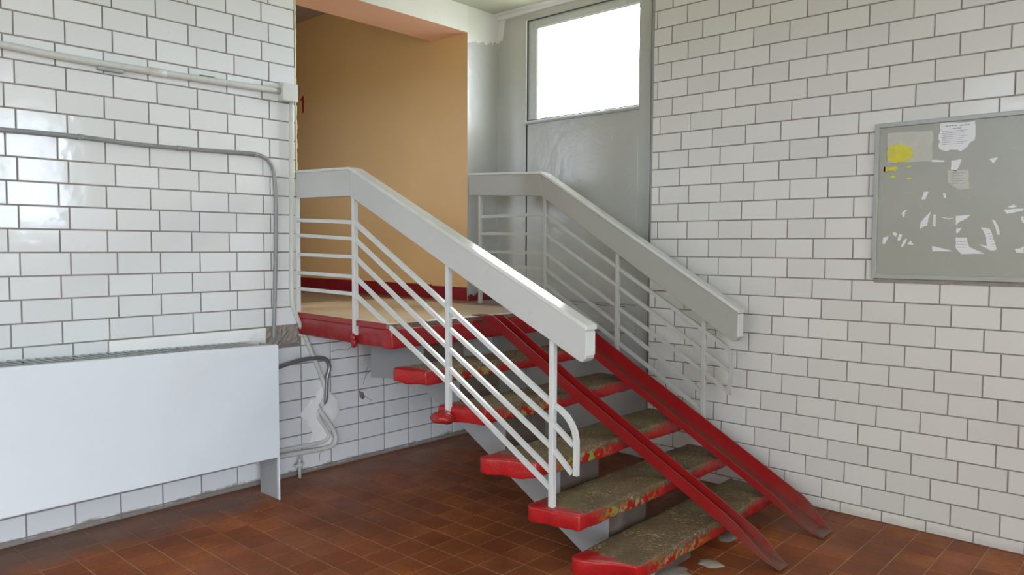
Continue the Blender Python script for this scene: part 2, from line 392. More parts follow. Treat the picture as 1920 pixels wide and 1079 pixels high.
# ------------------------------------------------------------------ floor
bm = bmesh.new()
box(bm, -.42, XF+.3, YN-.3, .5, -.12, -.0015, 1)
PX, PY = .1613, .1600
def ff(u, v, n): return (u, v, n-.002)
i0 = int(math.floor((0-.6)/PX)); i1 = int((XF-.6)/PX)+1
for i in range(i0, i1):
    for j in range(-42, 4):
        x0, y0 = .6+i*PX, -.34+j*PY
        tile(bm, ff, max(x0, .0), min(x0+PX, XF), max(y0, YN), min(y0+PY, .2), 0, d=.0030, g=.0028, bev=.0010, tilt=.0002)
struct(obj('floor', bm, [FLOOR, FGROUT]))
# ------------------------------------------------------------------ left wall (x = 0), with the doorway to the raised corridor
JY, JR, LZ, CZ = -1.722, -.156, 3.24, 3.45
bm = bmesh.new()      # slots: 0 grout backing, 1 tile, 2 lintel whitewash, 3 peach, 4 grey paint, 5 rubble, 6 yellowed edge, 7 ochre
D = -.42
f = box(bm, D, 0, YN-.3, JY, -.1, 3.9, 0); f['+y'].material_index = 7
f = box(bm, D, 0, JY, JR, LZ, 3.9, 2); f['-z'].material_index = 3; f['-x'].material_index = 7
f = box(bm, D, 0, JR, .5, -.1, 3.9, 4); f['-y'].material_index = 7; f['-x'].material_index = 7
box(bm, D, 0, JY, JR, -.1, .93, 0, skip=('-y', '+y'))
def fl(u, v, n): return (n, u, v)
for r in range(-8, 13):                                    # running bond above the radiator
    z1 = 2.5695-.12*r; z0 = z1-.12; z1 = min(z1, CZ)
    off = 0 if r % 2 == 0 else .21
    for c in range(-17, 9):
        a = -3.3564+.2326*(c+off); b = a+.2326
        tile(bm, lambda u, v, n: fl(u, v, n), max(a, YN), min(b, JY-.003), z0, z1, 1)
for c in range(-17, 3):                                     # the row broken off beside the plaster strip
    a = -3.3564+.2326*(c+.21); tile(bm, fl, a, min(a+.2326, -2.900), .9, 1.0095, 1)
for r in range(-1, 8):                                      # stacked tiles at the foot of the wall
    z0 = .0275+.12*r; z1 = min(z0+.12, .985)
    for c in range(-24, 6):
        a = -1.241+.2305*c; b = a+.2305
        if z0 > .8 and b < -1.70: continue
        top = z1 if b > -1.8 else min(z1, .885)
        tile(bm, fl, a, min(b, .19), max(z0, .0), top, 1)
# bare rubble where the tiles are gone
g = bmesh.new(); nx = 14
rv = [[g.verts.new((.001+.016*max(0, .2+noise.noise(Vector((i*.9, j*.8, 3)))), -1.958+.24*i/nx, .888+.125*j/7)) for j in range(8)] for i in range(nx+1)]
for i in range(nx):
    for j in range(7): g.faces.new((rv[i][j], rv[i+1][j], rv[i+1][j+1], rv[i][j+1])).material_index = 5
merge(bm, g)
# crumbling plaster edge of the doorway
g = bmesh.new()
for k in range(70):
    z = 1.10+k*.0305
    box(g, -.02, .003+.002*R.random(), JY-.004, JY+.004+.005*R.random(), z, z+.031, 6)
merge(bm, g)
WL = struct(obj('wall_left', bm, [GROUT, TILE_L, HEADER, PEACH, GREYWALL, HOLEC, YELLOWED, ORANGE]))
# plaster repair strip above the radiator, child of the wall
bm = rslab(-.004, .009, -2.898, -1.958, .889, 1.004, .003, .03, .0015, 3)
obj('plaster_strip', bm, WHITEP, WL, True)
bm = rslab(-.004, .010, -1.664, -1.44, .16, .53, .004, .02, .002, 5,
           deform=lambda p, a, b, c: (p.x*(1 if abs(b-.5)+abs(c-.5)*.6 < .75 else .2), p.y+(.05*math.sin(c*7)+.03*noise.noise(Vector((3, b*3, c*5))))*(.5-b)*1.6, p.z+(.05*math.sin(b*6+1)+.03*noise.noise(Vector((8, b*4, c*3))))*(.5-c)*1.6))
obj('plaster_patch', bm, WHITEP, WL, True)
# wide crack and chips on the lower tiles
bm = bmesh.new()
def crack(bm, pts, w=.0035, x=.0048):
    for (a, b), (c, d) in zip(pts, pts[1:]):
        t = Vector((c-a, d-b)).normalized()*w/2; n = Vector((-t.y, t.x))
        prism(bm, [(a+n.x, b+n.y), (c+n.x, d+n.y), (c-n.x, d-n.y), (a-n.x, b-n.y)], x-.0015, x, 'x')
crack(bm, [(-1.47, .80), (-1.41, .815), (-1.34, .80), (-1.27, .835), (-1.22, .85)])
crack(bm, [(-1.20, .54), (-1.18, .60), (-1.14, .63), (-1.10, .655)]); crack(bm, [(-1.18, .60), (-1.16, .66), (-1.12, .655)], .003)
crack(bm, [(-1.232, .50), (-1.17, .44), (-1.12, .41)], .003)
crack(bm, [(-1.57, .06), (-1.565, .11), (-1.53, .14)], .003)
prism(bm, [(-1.238, .50), (-1.20, .485), (-1.185, .445), (-1.205, .43), (-1.232, .455)], .0033, .005, 'x')
obj('tile_crack', bm, RUBBLE, WL)
# skirting fillet of red paint at the foot of the strip beside the doorway
bm = rslab(-.01, .018, JR+.004, .19, 1.085, 1.19, .006, .02, .004, 9, deform=lambda p, a, b, c: (p.x, p.y, 1.085+(p.z-1.085)*(.35+.65*b+.12*math.sin(b*22))))
obj('red_paint_fillet', bm, MAROON, WL, True)
# ------------------------------------------------------------------ back wall with the grey panels and the window (y = .2)
WX0, WX1, WZ0, WZ1, YB = .324, 1.390, 2.545, 3.344, .20
bm = bmesh.new()
box(bm, 0, WX0, YB, .5, -.1, 3.9); box(bm, WX1, 1.75, YB, .5, -.1, 3.9)
box(bm, WX0, WX1, YB, .5, WZ1, 3.9); box(bm, WX0, WX1, YB+.02, .5, -.1, WZ0)
bbox(bm, WX0+.006, WX1-.004, YB-.002, YB+.03, 1.112, WZ0-.004, .003)       # large flush panel under the window
bbox(bm, WX0+.004, WX1-.004, YB-.006, YB+.03, .90, 1.104, .003)
bbox(bm, WX0+.008, WX1-.004, YB+.002, YB+.03, .0, .892, .003)
bbox(bm, WX1+.001, WX1+.10, YB-.012, YB+.01, .0, CZ, .003)
WB = struct(obj('wall_back', bm, GREYWALL))
bm = bmesh.new(); box(bm, WX0-.007, WX0+.005, YB-.001, YB+.0188, 1.36, WZ0-.02); obj('dark_gap', bm, BLACK, WB)
def wcrack(pts, w=.004):
    bm = bmesh.new()
    for (a, b), (c, d) in zip(pts, pts[1:]):
        t = Vector((c-a, d-b)).normalized()*w/2; n = Vector((-t.y, t.x))
        prism(bm, [(a+n.x, b+n.y), (c+n.x, d+n.y), (c-n.x, d-n.y), (a-n.x, b-n.y)], YB-.0075, YB-.0055, 'y')
    obj('paint_crack', bm, BLACK, WB)
wcrack([(1.03, 1.098), (1.10, 1.092), (1.17, 1.099), (1.24, 1.088), (1.30, 1.095)]); wcrack([(.62, 1.085), (.74, 1.09), (.86, 1.082)], .003)
# ------------------------------------------------------------------ right wall (y = 0)
ROFF = {-6: .5, -5: 0, -4: .52, -3: .02, -2: .5, -1: 0, 0: .54, 1: .0, 2: .54, 3: .04, 4: .64, 5: .36, 6: .61, 7: .33, 8: .64, 9: .29, 10: .6, 11: .3, 12: .62,
        13: .3, 14: .55, 15: .23, 16: .58, 17: .24, 18: .55, 19: -.03, 20: .55, 21: .80, 22: .24, 23: .68, 24: .17}
bm = bmesh.new(); XR = 1.63
box(bm, XR, XF+.3, 0, .5, -.1, 3.9, 0)
def fr(u, v, n): return (u, -n, v)
for r in range(-5, 25):
    z1 = 2.873-.11702*r; z0 = max(z1-.11702, 0); z1 = min(z1, CZ)
    xe = XR-.015+.018*(z0/3.2)
    for c in range(-4, 25):
        a = 1.990+.2233*(c+ROFF[r]); b = a+.2233
        fs = tile(bm, fr, max(a, xe), min(b, XF), z0, z1, 1, g=.0030)
bmesh.ops.recalc_face_normals(bm, faces=bm.faces[:])
struct(obj('wall_right', bm, [GROUT, TILE_R]))
# ------------------------------------------------------------------ walls behind the camera, with their windows
def wall_with_holes(name, axis, pos, thick, a0, a1, holes, mat, idx):
    bm = bmesh.new(); hs = sorted(holes); cur = a0
    def bx(u0, u1, z0, z1):
        if axis == 'x': box(bm, pos, pos+thick, u0, u1, z0, z1)
        else: box(bm, u0, u1, pos-thick, pos, z0, z1)
    for u0, u1, z0, z1 in hs:
        bx(cur, u0, -.1, 3.9); bx(u0, u1, z1, 3.9); bx(u0, u1, -.1, z0); cur = u1
    bx(cur, a1, -.1, 3.9); struct(obj(name, bm, mat))
    for u0, u1, z0, z1 in hs:
        wn = sthing('window_%d' % idx); idx += 1
        bm = bmesh.new(); t = .05; n = 3
        def fb(ua, ub, za, zb):
            if axis == 'x': bbox(bm, pos+.06, pos+.12, ua, ub, za, zb, .004)
            else: bbox(bm, ua, ub, pos-.12, pos-.06, za, zb, .004)
        fb(u0, u1, z0, z0+t); fb(u0, u1, z1-t, z1)
        for k in range(n+1):
            c = u0+t/2+(u1-u0-t)*k/n; fb(c-t/2, c+t/2, z0+t, z1-t)
        obj('window_frame', bm, WOODG, wn)
        bm = bmesh.new()
        if axis == 'x': box(bm, pos+.088, pos+.092, u0+t, u1-t, z0+t, z1-t)
        else: box(bm, u0+t, u1-t, pos-.092, pos-.088, z0+t, z1-t)
        obj('window_pane', bm, GLASS, wn)
    return idx
PL = simple('pale_hall_plaster', (.70, .69, .64), .7, .05, 3)
wi = wall_with_holes('wall_front', 'x', XF, .3, YN-.3, .5, WIN, PL, 2)
wall_with_holes('wall_side', 'y', YN, .3, D, XF, [FILL_WIN], PL, wi)  # the window in this unseen wall is added to light the right wall
bm = bmesh.new(); box(bm, 0, XF, YN, YB, CZ, CZ+.12); struct(obj('ceiling', bm, CEILM))
# cornice along the back wall
bm = bmesh.new()
prism(bm, [(YB, CZ), (YB-.05, CZ), (YB-.05, CZ-.012), (YB-.02, CZ-.02), (YB-.016, CZ-.045), (YB, CZ-.05)], .0, XR, 'x')
struct(obj('trim_1', bm, HEADER))
# ------------------------------------------------------------------ window over the stairs
wn = sthing('window_1')
YP = YB+.12
bm = bmesh.new(); ya, yb2 = YB+.012, YB+.055
bbox(bm, WX0+.001, WX0+.088, ya, yb2, WZ0+.001, WZ1-.001, .004); bbox(bm, WX1-.013, WX1-.001, ya, yb2, WZ0+.001, WZ1-.001, .003)
bbox(bm, WX0+.088, WX1-.013, ya, yb2, WZ1-.066, WZ1-.001, .004); bbox(bm, WX0+.088, WX1-.013, ya, yb2, WZ0+.001, WZ0+.013, .003)
obj('window_frame', bm, WOODG, wn)
bm = bmesh.new(); bbox(bm, WX0+.088, WX0+.096, ya+.006, yb2, WZ0+.013, WZ1-.066, .002); bbox(bm, WX0+.088, WX1-.013, ya+.006, yb2, WZ1-.074, WZ1-.066, .002)
obj('glazing_bead', bm, RAILW, wn)
bm = bmesh.new()
bbox(bm, WX0-.008, WX0+.001, YB-.008, YB+.010, WZ0-.01, WZ1+.004, .002)
obj('bead', bm, simple('bead_glint_white', (.86, .87, .87), .2, .04), wn)  # specular highlight along the bead put in as a whiter base colour
bm = bmesh.new(); box(bm, WX0+.002, WX0+.008, YB-.004, YB+.003, WZ0, WZ1); box(bm, WX0+.008, WX1, YB-.004, YB+.003, WZ1-.006, WZ1)
box(bm, WX0+.008, WX1, YB-.004, YB+.003, WZ0, WZ0+.007); obj('gasket', bm, DARKG, wn)
bm = bmesh.new(); bbox(bm, WX0-.014, WX1+.012, YB-.022, YB-.003, WZ0-.028, WZ0-.002, .005); bbox(bm, WX0-.010, WX1+.006, YB-.030, YB-.022, WZ0-.022, WZ0-.010, .003)
obj('window_sill', bm, WOODG, wn)
bm = bmesh.new(); box(bm, WX0+.09, WX1-.014, YB+.035, YB+.039, WZ0+.014, WZ1-.068); obj('window_pane', bm, GLASS, wn)
# ------------------------------------------------------------------ raised corridor behind the doorway
LT = 1.092
bm = bmesh.new(); f = box(bm, -4.2, D, JR, JR+.2, .9, 3.9); struct(obj('wall_corridor', bm, ORANGE))
bm = bmesh.new(); box(bm, -4.4, -4.2, -3.6, .1, .9, 3.9); struct(obj('wall_corridor_end', bm, ORANGE))
bm = bmesh.new(); box(bm, -4.2, -2.0, -3.6, -3.4, .9, 3.9); box(bm, -1.0, D, -3.6, -3.4, .9, 3.9); box(bm, -2.0, -1.0, -3.6, -3.4, .9, 2.0); box(bm, -2.0, -1.0, -3.6, -3.4, 3.1, 3.9)  # opening in the unseen side wall, sized and placed to light the ochre wall
struct(obj('wall_corridor_side', bm, ORANGE))
bm = bmesh.new(); box(bm, -4.2, D, -3.4, JR, 3.78, 3.9); struct(obj('ceiling_corridor', bm, simple('dim_corridor_ceiling', (.42, .33, .30), .7)))
bm = bmesh.new(); box(bm, -4.2, D, -3.4, JR, .95, LT); box(bm, D, -.0005, JY, JR, .932, LT); struct(obj('floor_corridor', bm, LINO))
bm = bmesh.new(); bbox(bm, -4.19, -.43, JR-.012, JR, LT, LT+.115, .003); bbox(bm, -.425, -.003, JR-.014, JR, LT, LT+.105, .003)
struct(obj('baseboard_corridor', bm, MAROON))
# red numeral brushed on the ochre wall
bm = bmesh.new(); prism(bm, [(-2.388, 2.87), (-2.358, 2.875), (-2.352, 3.0), (-2.36, 3.04), (-2.372, 3.045), (-2.41, 3.01), (-2.412, 2.995), (-2.382, 3.005)], JR-.0015, JR-.0003, 'y')
tag(obj('painted_numeral', bm, REDINK), 'dark red brushed numeral 1 on the ochre corridor wall', 'numeral')
# ------------------------------------------------------------------ staircase
st = thing('staircase', 'open concrete staircase with chipped red edges rising to the doorway', 'staircase', (1.6, -1.1, 0))
def dl(p, a, b, c):
    y = p.y
    k = max(0, 1-b*6)
    y -= k*(.0*(a)+.0)
    wob = .012*math.sin(a*19)*k
    return (p.x, y+wob, p.z)
def ldef(p, a, b, c):
    k = max(0, 1-b*4)
    # the left side runs square to the wall then steps out a little at the front
    return (p.x, p.y-k*.075*max(0, (a-.15))*(1.0 if a < .98 else .8), p.z - (.008*noise.noise(Vector((a*4, 3, p.y*4))) if c < .5 else 0))
bm = rslab(.004, 1.045, JY, -.18, .945, LT-.03, .012, .03, .004, 1, deform=ldef)
LRED = mat_tread('landing_edge_paint', -3.2, 1.045, LT-.035)
ls = obj('landing', bm, RED, st, True)
bm = rslab(.002, 1.030, JY-.002, -.175, LT-.032, LT-.004, .005, .05, .0015, 2, deform=lambda p, a, b, c: (p.x, p.y-max(0, 1-b*4)*.07*max(0, a-.15), p.z))
obj('landing_topping', bm, LAYER, ls, True)
bm = bmesh.new()
prism(bm, [(-.0003, JY+.002), (.16, JY), (1.01, JY-.055), (1.033, JY-.03), (1.02, -.19), (-.0003, -.19)], LT-.004, LT, 'z')
obj('landing_floor_covering', bm, LINO, ls)
bm = bmesh.new()
prism(bm, [(.0, JY-.012), (.16, JY-.012), (.98, JY-.073), (1.01, JY-.055), (.16, JY), (.0, JY)], LT-.034, LT-.001, 'z', .003)
obj('red_side_kerb', bm, RED, ls)
bm = bmesh.new(); bbox(bm, 1.024, 1.037, -1.50, -.20, LT-.006, LT+.002, .001, 1); obj('metal_edge_strip', bm, STEEL, ls)
TR = [('a', 1.350, .856, -1.845, -1.785, .076), ('b', 1.712, .685, -1.80, -1.705, .078), ('c', 2.098, .498, -1.880, -1.745, .082),
      ('d', 2.388, .32, -1.850, -1.785, .078), ('e', 2.670, .160, -1.880, -1.755, .076)]
for i, (nm, xn, zt, yb_, yf, th) in enumerate(TR):
    dpt = .285 if nm != 'a' else .245
    def dfm(p, a, b, c, yb_=yb_, yf=yf, nm=nm, xn=xn, zt=zt, th=th):
        k = max(0, 1-b*5); y = p.y
        tgt = yb_+(yf-yb_)*a
        if nm in 'cd': tgt += .012*math.exp(-((a-.42)/.07)**2)*(1.3-c)     # old break in the end
        if nm == 'e': tgt += .05*math.exp(-((a-.75)/.25)**2)*(1-c)
        cut = max(0, .16-a)/.16; tgt += .035*cut*cut
        z = p.z
        z += (1-c)*.012*noise.noise(Vector((a*3, p.y*5, i*2.3)))
        return (p.x+.006*noise.noise(Vector((p.y*4, i, 0))), y+(tgt-yf)*k, z)
    bm = rslab(xn-dpt, xn, yf, -.30, zt-th, zt, .011, .020, .0036, i+11, deform=dfm, coarse=.0022)
    obj('tread', bm, mat_tread('worn_tread_%s' % nm, (yb_+yf)/2, xn, zt), st, True)
# broken concrete knob on the left end of the second tread
bm = bmesh.new(); bmesh.ops.create_icosphere(bm, subdivisions=3, radius=.055)
for v in bm.verts:
    n = noise.noise_vector(v.co*25+Vector((3, 1, 5)))*.014; v.co = Vector((v.co.x*1.25, v.co.y*1.0, v.co.z*.62))+n+Vector((1.52, -1.825, .640))
obj('broken_knob', bm, RED, st, True)
# stringer beam
YS0, YS1 = -1.49, -1.16
prof = [(.477, .683), (.652, .700), (.85, .705), (.98, .675), (1.146, .590), (1.335, .495), (1.85, .20), (2.20, 0), (2.60, 0), (2.60, .086), (2.34, .086), (2.34, .244), (2.04, .244),
        (2.04, .420), (1.66, .420), (1.66, .609), (1.30, .609), (1.30, .782), (.99, .782), (.99, .948), (.477, .948)]
bm = bmesh.new(); prism(bm, prof, YS0, YS1, 'y')
for f in bm.faces:
    f.normal_update()
    if f.normal.x > .9 or f.normal.z > .9: f.material_index = 1
obj('stringer_beam', bm, [GREYP, RISER], st)
def blob(name, x, y, rx, ry, h, mat, seed, parent):
    bm = bmesh.new(); N = 26; c = bm.verts.new((x, y, h)); rings = [[], []]
    for k in range(N):
        a = 2*math.pi*k/N; q = 1+.35*noise.noise(Vector((math.cos(a)*2, math.sin(a)*2, seed)))
        rings[0].append(bm.verts.new((x+rx*q*.7*math.cos(a), y+ry*q*.7*math.sin(a), h*.9))); rings[1].append(bm.verts.new((x+rx*q*math.cos(a), y+ry*q*math.sin(a), .0012)))
    for k in range(N):
        bm.faces.new((c, rings[0][k], rings[0][(k+1) % N])); bm.faces.new((rings[0][k], rings[1][k], rings[1][(k+1) % N], rings[0][(k+1) % N]))
    return obj(name, bm, mat, parent, True)
MORT = simple('grey_mortar_smear', (.30, .27, .24), .9, .3, 20, 30, .6)
for q, (bx_, bz_) in enumerate(((P1_ := .697, .985), (.705, .955))):
    bm = bmesh.new(); bmesh.ops.create_icosphere(bm, subdivisions=2, radius=.026)
    for v in bm.verts: v.co = Vector((v.co.x*.8, v.co.y*.6, v.co.z*1.2))+noise.noise_vector(v.co*40)*.006+Vector((bx_, -1.785, bz_))
    obj('paint_blob', bm, RED, st, True)
blob('mortar_patch', 2.62, -.74, .05, .13, .008, MORT, 1, st); blob('mortar_patch', 2.71, -1.16, .06, .05, .010, MORT, 2, st)
blob('mortar_patch', 2.62, -1.40, .10, .11, .012, MORT, 3, st)
# ------------------------------------------------------------------ ramp channels for prams
def channel(name, yl0, yl1, wdt, fl_h, fr_h, xt, label, seed):
    # base line: z = 1.005 - .5676 (x - 1.323)
    root = thing(name, label, 'ramp rail', (3.0, yl1, 0), 'pram ramp rails over the stairs')
    def zb(x): return max(.004, .777-.577*(x-1.634)) if yl0 < -.8 else max(.004, .8195-.575*(x-1.549))
    n = 30; bm = bmesh.new(); T = .006
    xs = [xt+(3.0-xt)*i/n for i in range(n+1)]
    rows = []
    for x in xs:
        t = (x-xt)/(3.0-xt); y0 = yl0+(yl1-yl0)*max(0, (t-.35)/.65)
        e = min(1, (3.0-x)/.16+.03); lift = .003*math.sin(x*5+seed)
        a, b = fl_h*min(1, (3.0-x)/.28+.05), fr_h*e
        z = zb(x)+.004+lift*.3
        lim = max(.003, (LT+.010-z)/.87)
        a, b = min(a, lim), min(b, lim)
        pr = [(0, a), (0, 0), (wdt, 0), (wdt, b), (wdt-T, b), (wdt-T, T), (T, T), (T, a)]
        rows.append([bm.verts.new((x+p[1]*.49, y0+p[0], z+p[1]*.87)) for p in pr])
    for A, B in zip(rows, rows[1:]):
        for k in range(8): bm.faces.new((A[k], A[(k+1) % 8], B[(k+1) % 8], B[k]))
    bm.faces.new(rows[0]); bm.faces.new(rows[-1][::-1]); bmesh.ops.recalc_face_normals(bm, faces=bm.faces[:])
    obj('channel', bm, CHAN, root)
    # hooked plate that lies on the landing edge
    bm = bmesh.new(); zt = zb(xt)+.004
    prism(bm, [(1.0, LT+.002), (1.0, LT+.007), (xt-.05, LT+.008), (xt+.02, zt+.006), (xt+.02, zt-.002), (xt-.05, LT+.002)], yl0+.004, yl0+wdt-.004, 'y')
    obj('hook_plate', bm, CHAN, root)
    return root
channel('ramp_channel', -1.10, -1.035, .092, .060, .060, 1.105, 'left red steel ramp channel laid over the steps, bright painted side towards the near railing', 1)
channel('ramp_channel', -.54, -.495, .145, .040, .080, 1.105, 'right red steel ramp channel with brown worn tread, nearest the white tiled right wall', 4)
# ------------------------------------------------------------------ railings
def railing(label, y, posts, hand, bars, loop, RL, yn, yf, group):
    """posts [(x,z0,z1,w)], hand upper/lower outlines, bars list of [(x,z)...]"""
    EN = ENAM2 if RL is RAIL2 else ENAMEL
    root = thing('stair_railing', label, 'railing', (posts[1][0], y, 0), group)
    for x, z0, z1, wd in posts:
        bm = bmesh.new(); bbox(bm, x-wd/2, x+wd/2, y-.014, y+.014, z0, z1, .003); obj('post', bm, EN, root)
    for b in bars:
        bm = bmesh.new(); flatbar(bm, b, y, .018, .021); obj('bar', bm, EN, root)
    bm = bmesh.new(); flatbar(bm, loop, y, .020, .023); obj('bent_end_bar', bm, EN, root)
    (xa, za, zb), (xm, zm, zmb), (xe, ze, zeb) = hand
    bm = bmesh.new()
    prism(bm, [(xa, za), (xm, zm), (xm, zmb), (xa, zb)], yn, yf, 'y', .004)
    hp = obj('handrail_board', bm, RL, root)
    bm = bmesh.new()
    prism(bm, [(xm+.002, zm), (xe, ze), (xe, zeb+.018), (xe-.018, zeb), (xe-.035, zeb+.002), (xm+.002, zmb)], yn, yf, 'y', .004)
    obj('handrail_board', bm, RL, root)
    bm = bmesh.new(); bbox(bm, xe-.001, xe+.0035, yn+.001, yf-.001, zeb+.03, ze-.012, .0015); obj('board_end', bm, RAILW, root, label='pale worn board end')
    sl = (ze-zm)/(xe-xm); c = .020
    bm = bmesh.new()
    prism(bm, [(xa, za-.002), (xm-.004, zm-.002), (xm+.03, zm+.03*sl-.002), (xe+.008, ze-.002+.008*sl), (xe+.008, ze+c+.008*sl), (xm+.034, zm+c+.034*sl), (xm-.004, zm+c*.8), (xa, za+c*.7)], yn-.007, yf+.007, 'y', .004)
    obj('handrail_cap', bm, CAP, root, label='pale glossy cap on the handrail')
    # fixing brackets under the board
    for x, z0, z1, wd in (posts[1], posts[3]):
        bm = bmesh.new(); bbox(bm, x-.032, x-.008, y-.006, y+.016, z1-.035, z1+.01, .003); obj('bracket', bm, EN, root)
    return root
def hz(h, x):
    (xa, za, zb), (xm, zm, zmb), (xe, ze, zeb) = h
    return zb+(zmb-zb)*(x-xa)/(xm-xa) if x < xm else zmb+(zeb-zmb)*(x-xm)/(xe-xm)
hL = ((.128, 1.994, 1.833), (.696, 1.978, 1.823), (2.424, 1.170, 1.022))
P1, P2, P3 = .697, 1.508, 2.213
zl = [1.696, 1.600, 1.476, 1.358, 1.254]; z1_ = [1.671, 1.573, 1.466, 1.349, 1.245]; z2_ = [1.212, 1.105, .999, .897, .815]; z3_ = [.803, .716, .598, .480, .400]
bars = []
for k in range(5):
    pts = [(.078, zl[k]), (P1, z1_[k]), (P2, z2_[k]), (P3, z3_[k])]
    if k == 1: pts.append((2.337, .631))
    if k == 2: pts.append((2.330, .500))
    if k > 0: bars.append(pts)
loop = [(.078, zl[0]), (P1, z1_[0]), (P2, z2_[0]), (P3, z3_[0]), (2.262, .783), (2.299, .758), (2.325, .728), (2.343, .695), (2.352, .655), (2.352, .495)]
railing('grey steel railing on the left side of the stairs, nearest the radiator cover', -1.77,
        [(.085, 1.10, 1.84, .018), (P1, 1.00, hz(hL, P1)+.03, .028), (P2, .655, hz(hL, P2)+.03, .028), (P3, .290, hz(hL, P3)+.03, .028)],
        hL, bars, loop, RAIL, -1.805, -1.737, 'railings on both sides of the stairs')
hR = ((.168, 2.086, 1.928), (.899, 2.052, 1.894), (2.414, 1.152, .976))
Q1, Q2, Q3 = .919, 1.545, 2.182
zl = [1.760, 1.630, 1.491, 1.39, 1.28]; z1_ = [1.764, 1.624, 1.488, 1.374, 1.262]; z2_ = [1.396, 1.273, 1.132, 1.017, .901]; z3_ = [1.024, .895, .773, .636, .529]
bars = []
for k in range(5):
    pts = [(.262, zl[k]), (Q1, z1_[k]), (Q2, z2_[k]), (Q3, z3_[k])]
    if k == 1: pts.append((2.350, .793))
    if k == 2: pts.append((2.350, .663))
    if k > 0: bars.append(pts)
loop = [(.262, zl[0]), (Q1, z1_[0]), (Q2, z2_[0]), (Q3, z3_[0]), (2.30, .955), (2.332, .933), (2.350, .905), (2.361, .860), (2.363, .80), (2.348, .650)]
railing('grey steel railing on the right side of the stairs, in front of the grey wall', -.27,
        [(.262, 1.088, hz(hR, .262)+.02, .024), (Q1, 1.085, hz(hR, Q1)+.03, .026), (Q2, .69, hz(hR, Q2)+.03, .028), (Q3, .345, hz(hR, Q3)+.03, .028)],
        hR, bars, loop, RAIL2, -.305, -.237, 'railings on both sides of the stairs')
# ------------------------------------------------------------------ radiator cover
rc = thing('radiator_cover', 'long pale blue-grey metal radiator cover on the left tiled wall', 'radiator cover', (.2, -3.2, 0))
YR, YL = -2.08, -4.7
bm = bmesh.new()
prism(bm, [(YL, .27), (YR, .262), (YR, .938), (-2.35, .947), (-2.62, .955), (-3.0, .956), (-3.5, .957), (YL, .985)], .350, .360, 'x', .0025)
obj('front_panel', bm, RADI, rc)
bm = bmesh.new()
prism(bm, [(YL, .972), (YR, .930), (YR, .940), (YL, .9835)], .318, .358, 'x', .002); prism(bm, [(YL, .966), (YR, .928), (YR, .934), (YL, .972)], .014, .034, 'x', .001)
obj('top_rim', bm, RADI, rc)
bm = bmesh.new()
y = YL+.02
while y < YR-.04:
    z = .93+(YR-y)*.0165; s = .011
    prism(bm, [(.030, y-.01), (.322, y+.022), (.322, y+.022+s), (.030, y-.01+s)], z, z+.003, 'z'); y += .042
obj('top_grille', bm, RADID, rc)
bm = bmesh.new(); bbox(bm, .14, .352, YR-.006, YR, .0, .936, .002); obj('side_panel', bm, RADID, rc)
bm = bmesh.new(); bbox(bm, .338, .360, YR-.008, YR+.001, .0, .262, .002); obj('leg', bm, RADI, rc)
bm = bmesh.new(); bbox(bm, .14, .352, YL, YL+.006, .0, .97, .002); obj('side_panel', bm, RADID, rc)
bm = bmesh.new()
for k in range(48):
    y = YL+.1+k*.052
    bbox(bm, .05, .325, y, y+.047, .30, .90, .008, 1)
obj('shade_black_core', bm, BLACK, rc)  # core blackened and raised to paint in the shade under the grille slots
# ------------------------------------------------------------------ pipes and conduits on the left wall
X = lambda x, L: [(x, a, b) for a, b in L]
pt = thing('surface_conduit', 'thick grey-white painted conduit running level across the upper left tiles', 'conduit', (.03, -3, 2.5))
bm = bmesh.new(); tube(bm, X(.028, [(-4.6, 2.51), (-3.8, 2.508), (-3.372, 2.506), (-3.164, 2.499), (-2.938, 2.497), (-2.604, 2.501), (-2.226, 2.506), (-1.85, 2.514)]), .0185, 14, 6)
obj('pipe', bm, PIPEW, pt)
bm = bmesh.new(); tube(bm, X(.028, [(-2.66, 2.5), (-2.57, 2.502)]), .0225, 14, 1); obj('coupling', bm, PIPEW, pt)
bm = bmesh.new(); bbox(bm, .005, .04, -2.93, -2.80, 2.462, 2.479, .004); obj('pipe_clip', bm, RADID, pt)
bm = bmesh.new(); bbox(bm, .012, .03, -2.37, -2.28, 2.522, 2.530, .002); obj('green_fleck', bm, GREENP, pt)
jb = thing('junction_box', 'square grey-white junction box on the tiled corner by the doorway', 'junction box', (.03, -1.8, 2.5))
bm = bmesh.new(); bbox(bm, .004, .062, -1.852, -1.742, 2.452, 2.566, .004); obj('box_body', bm, PIPEW, jb)
bm = bmesh.new(); bbox(bm, .062, .0645, -1.848, -1.746, 2.456, 2.562, .001, 1); obj('box_lid', bm, PIPEW, jb)
bm = bmesh.new(); tube(bm, X(.026, [(-1.769, 2.454), (-1.774, 2.1), (-1.777, 1.74), (-1.781, 1.40), (-1.781, 1.187), (-1.764, 1.109), (-1.728, 1.026), (-1.637, .822), (-1.560, .640), (-1.530, .54), (-1.544, .472), (-1.572, .44)]), .0155, 12, 6)
tag(obj('vertical_conduit', bm, PIPEW), 'grey-white conduit dropping from the junction box past the landing to the plaster patch', 'conduit')
cb = thing('bent_conduit', 'dark grey conduit crossing the middle of the left tiles and turning down to the radiator', 'conduit', (.02, -2.5, 2))
bm = bmesh.new(); tube(bm, X(.018, [(-4.6, 2.10), (-3.8, 2.09), (-3.381, 2.094), (-3.267, 2.097), (-3.022, 2.097), (-2.696, 2.088), (-2.295, 2.094), (-2.054, 2.101), (-1.963, 2.086), (-1.908, 2.034), (-1.888, 1.924), (-1.884, 1.738), (-1.892, 1.397), (-1.908, 1.005), (-1.910, .935)]), .0125, 12, 7, .08)
obj('conduit_run', bm, PIPEG, cb)
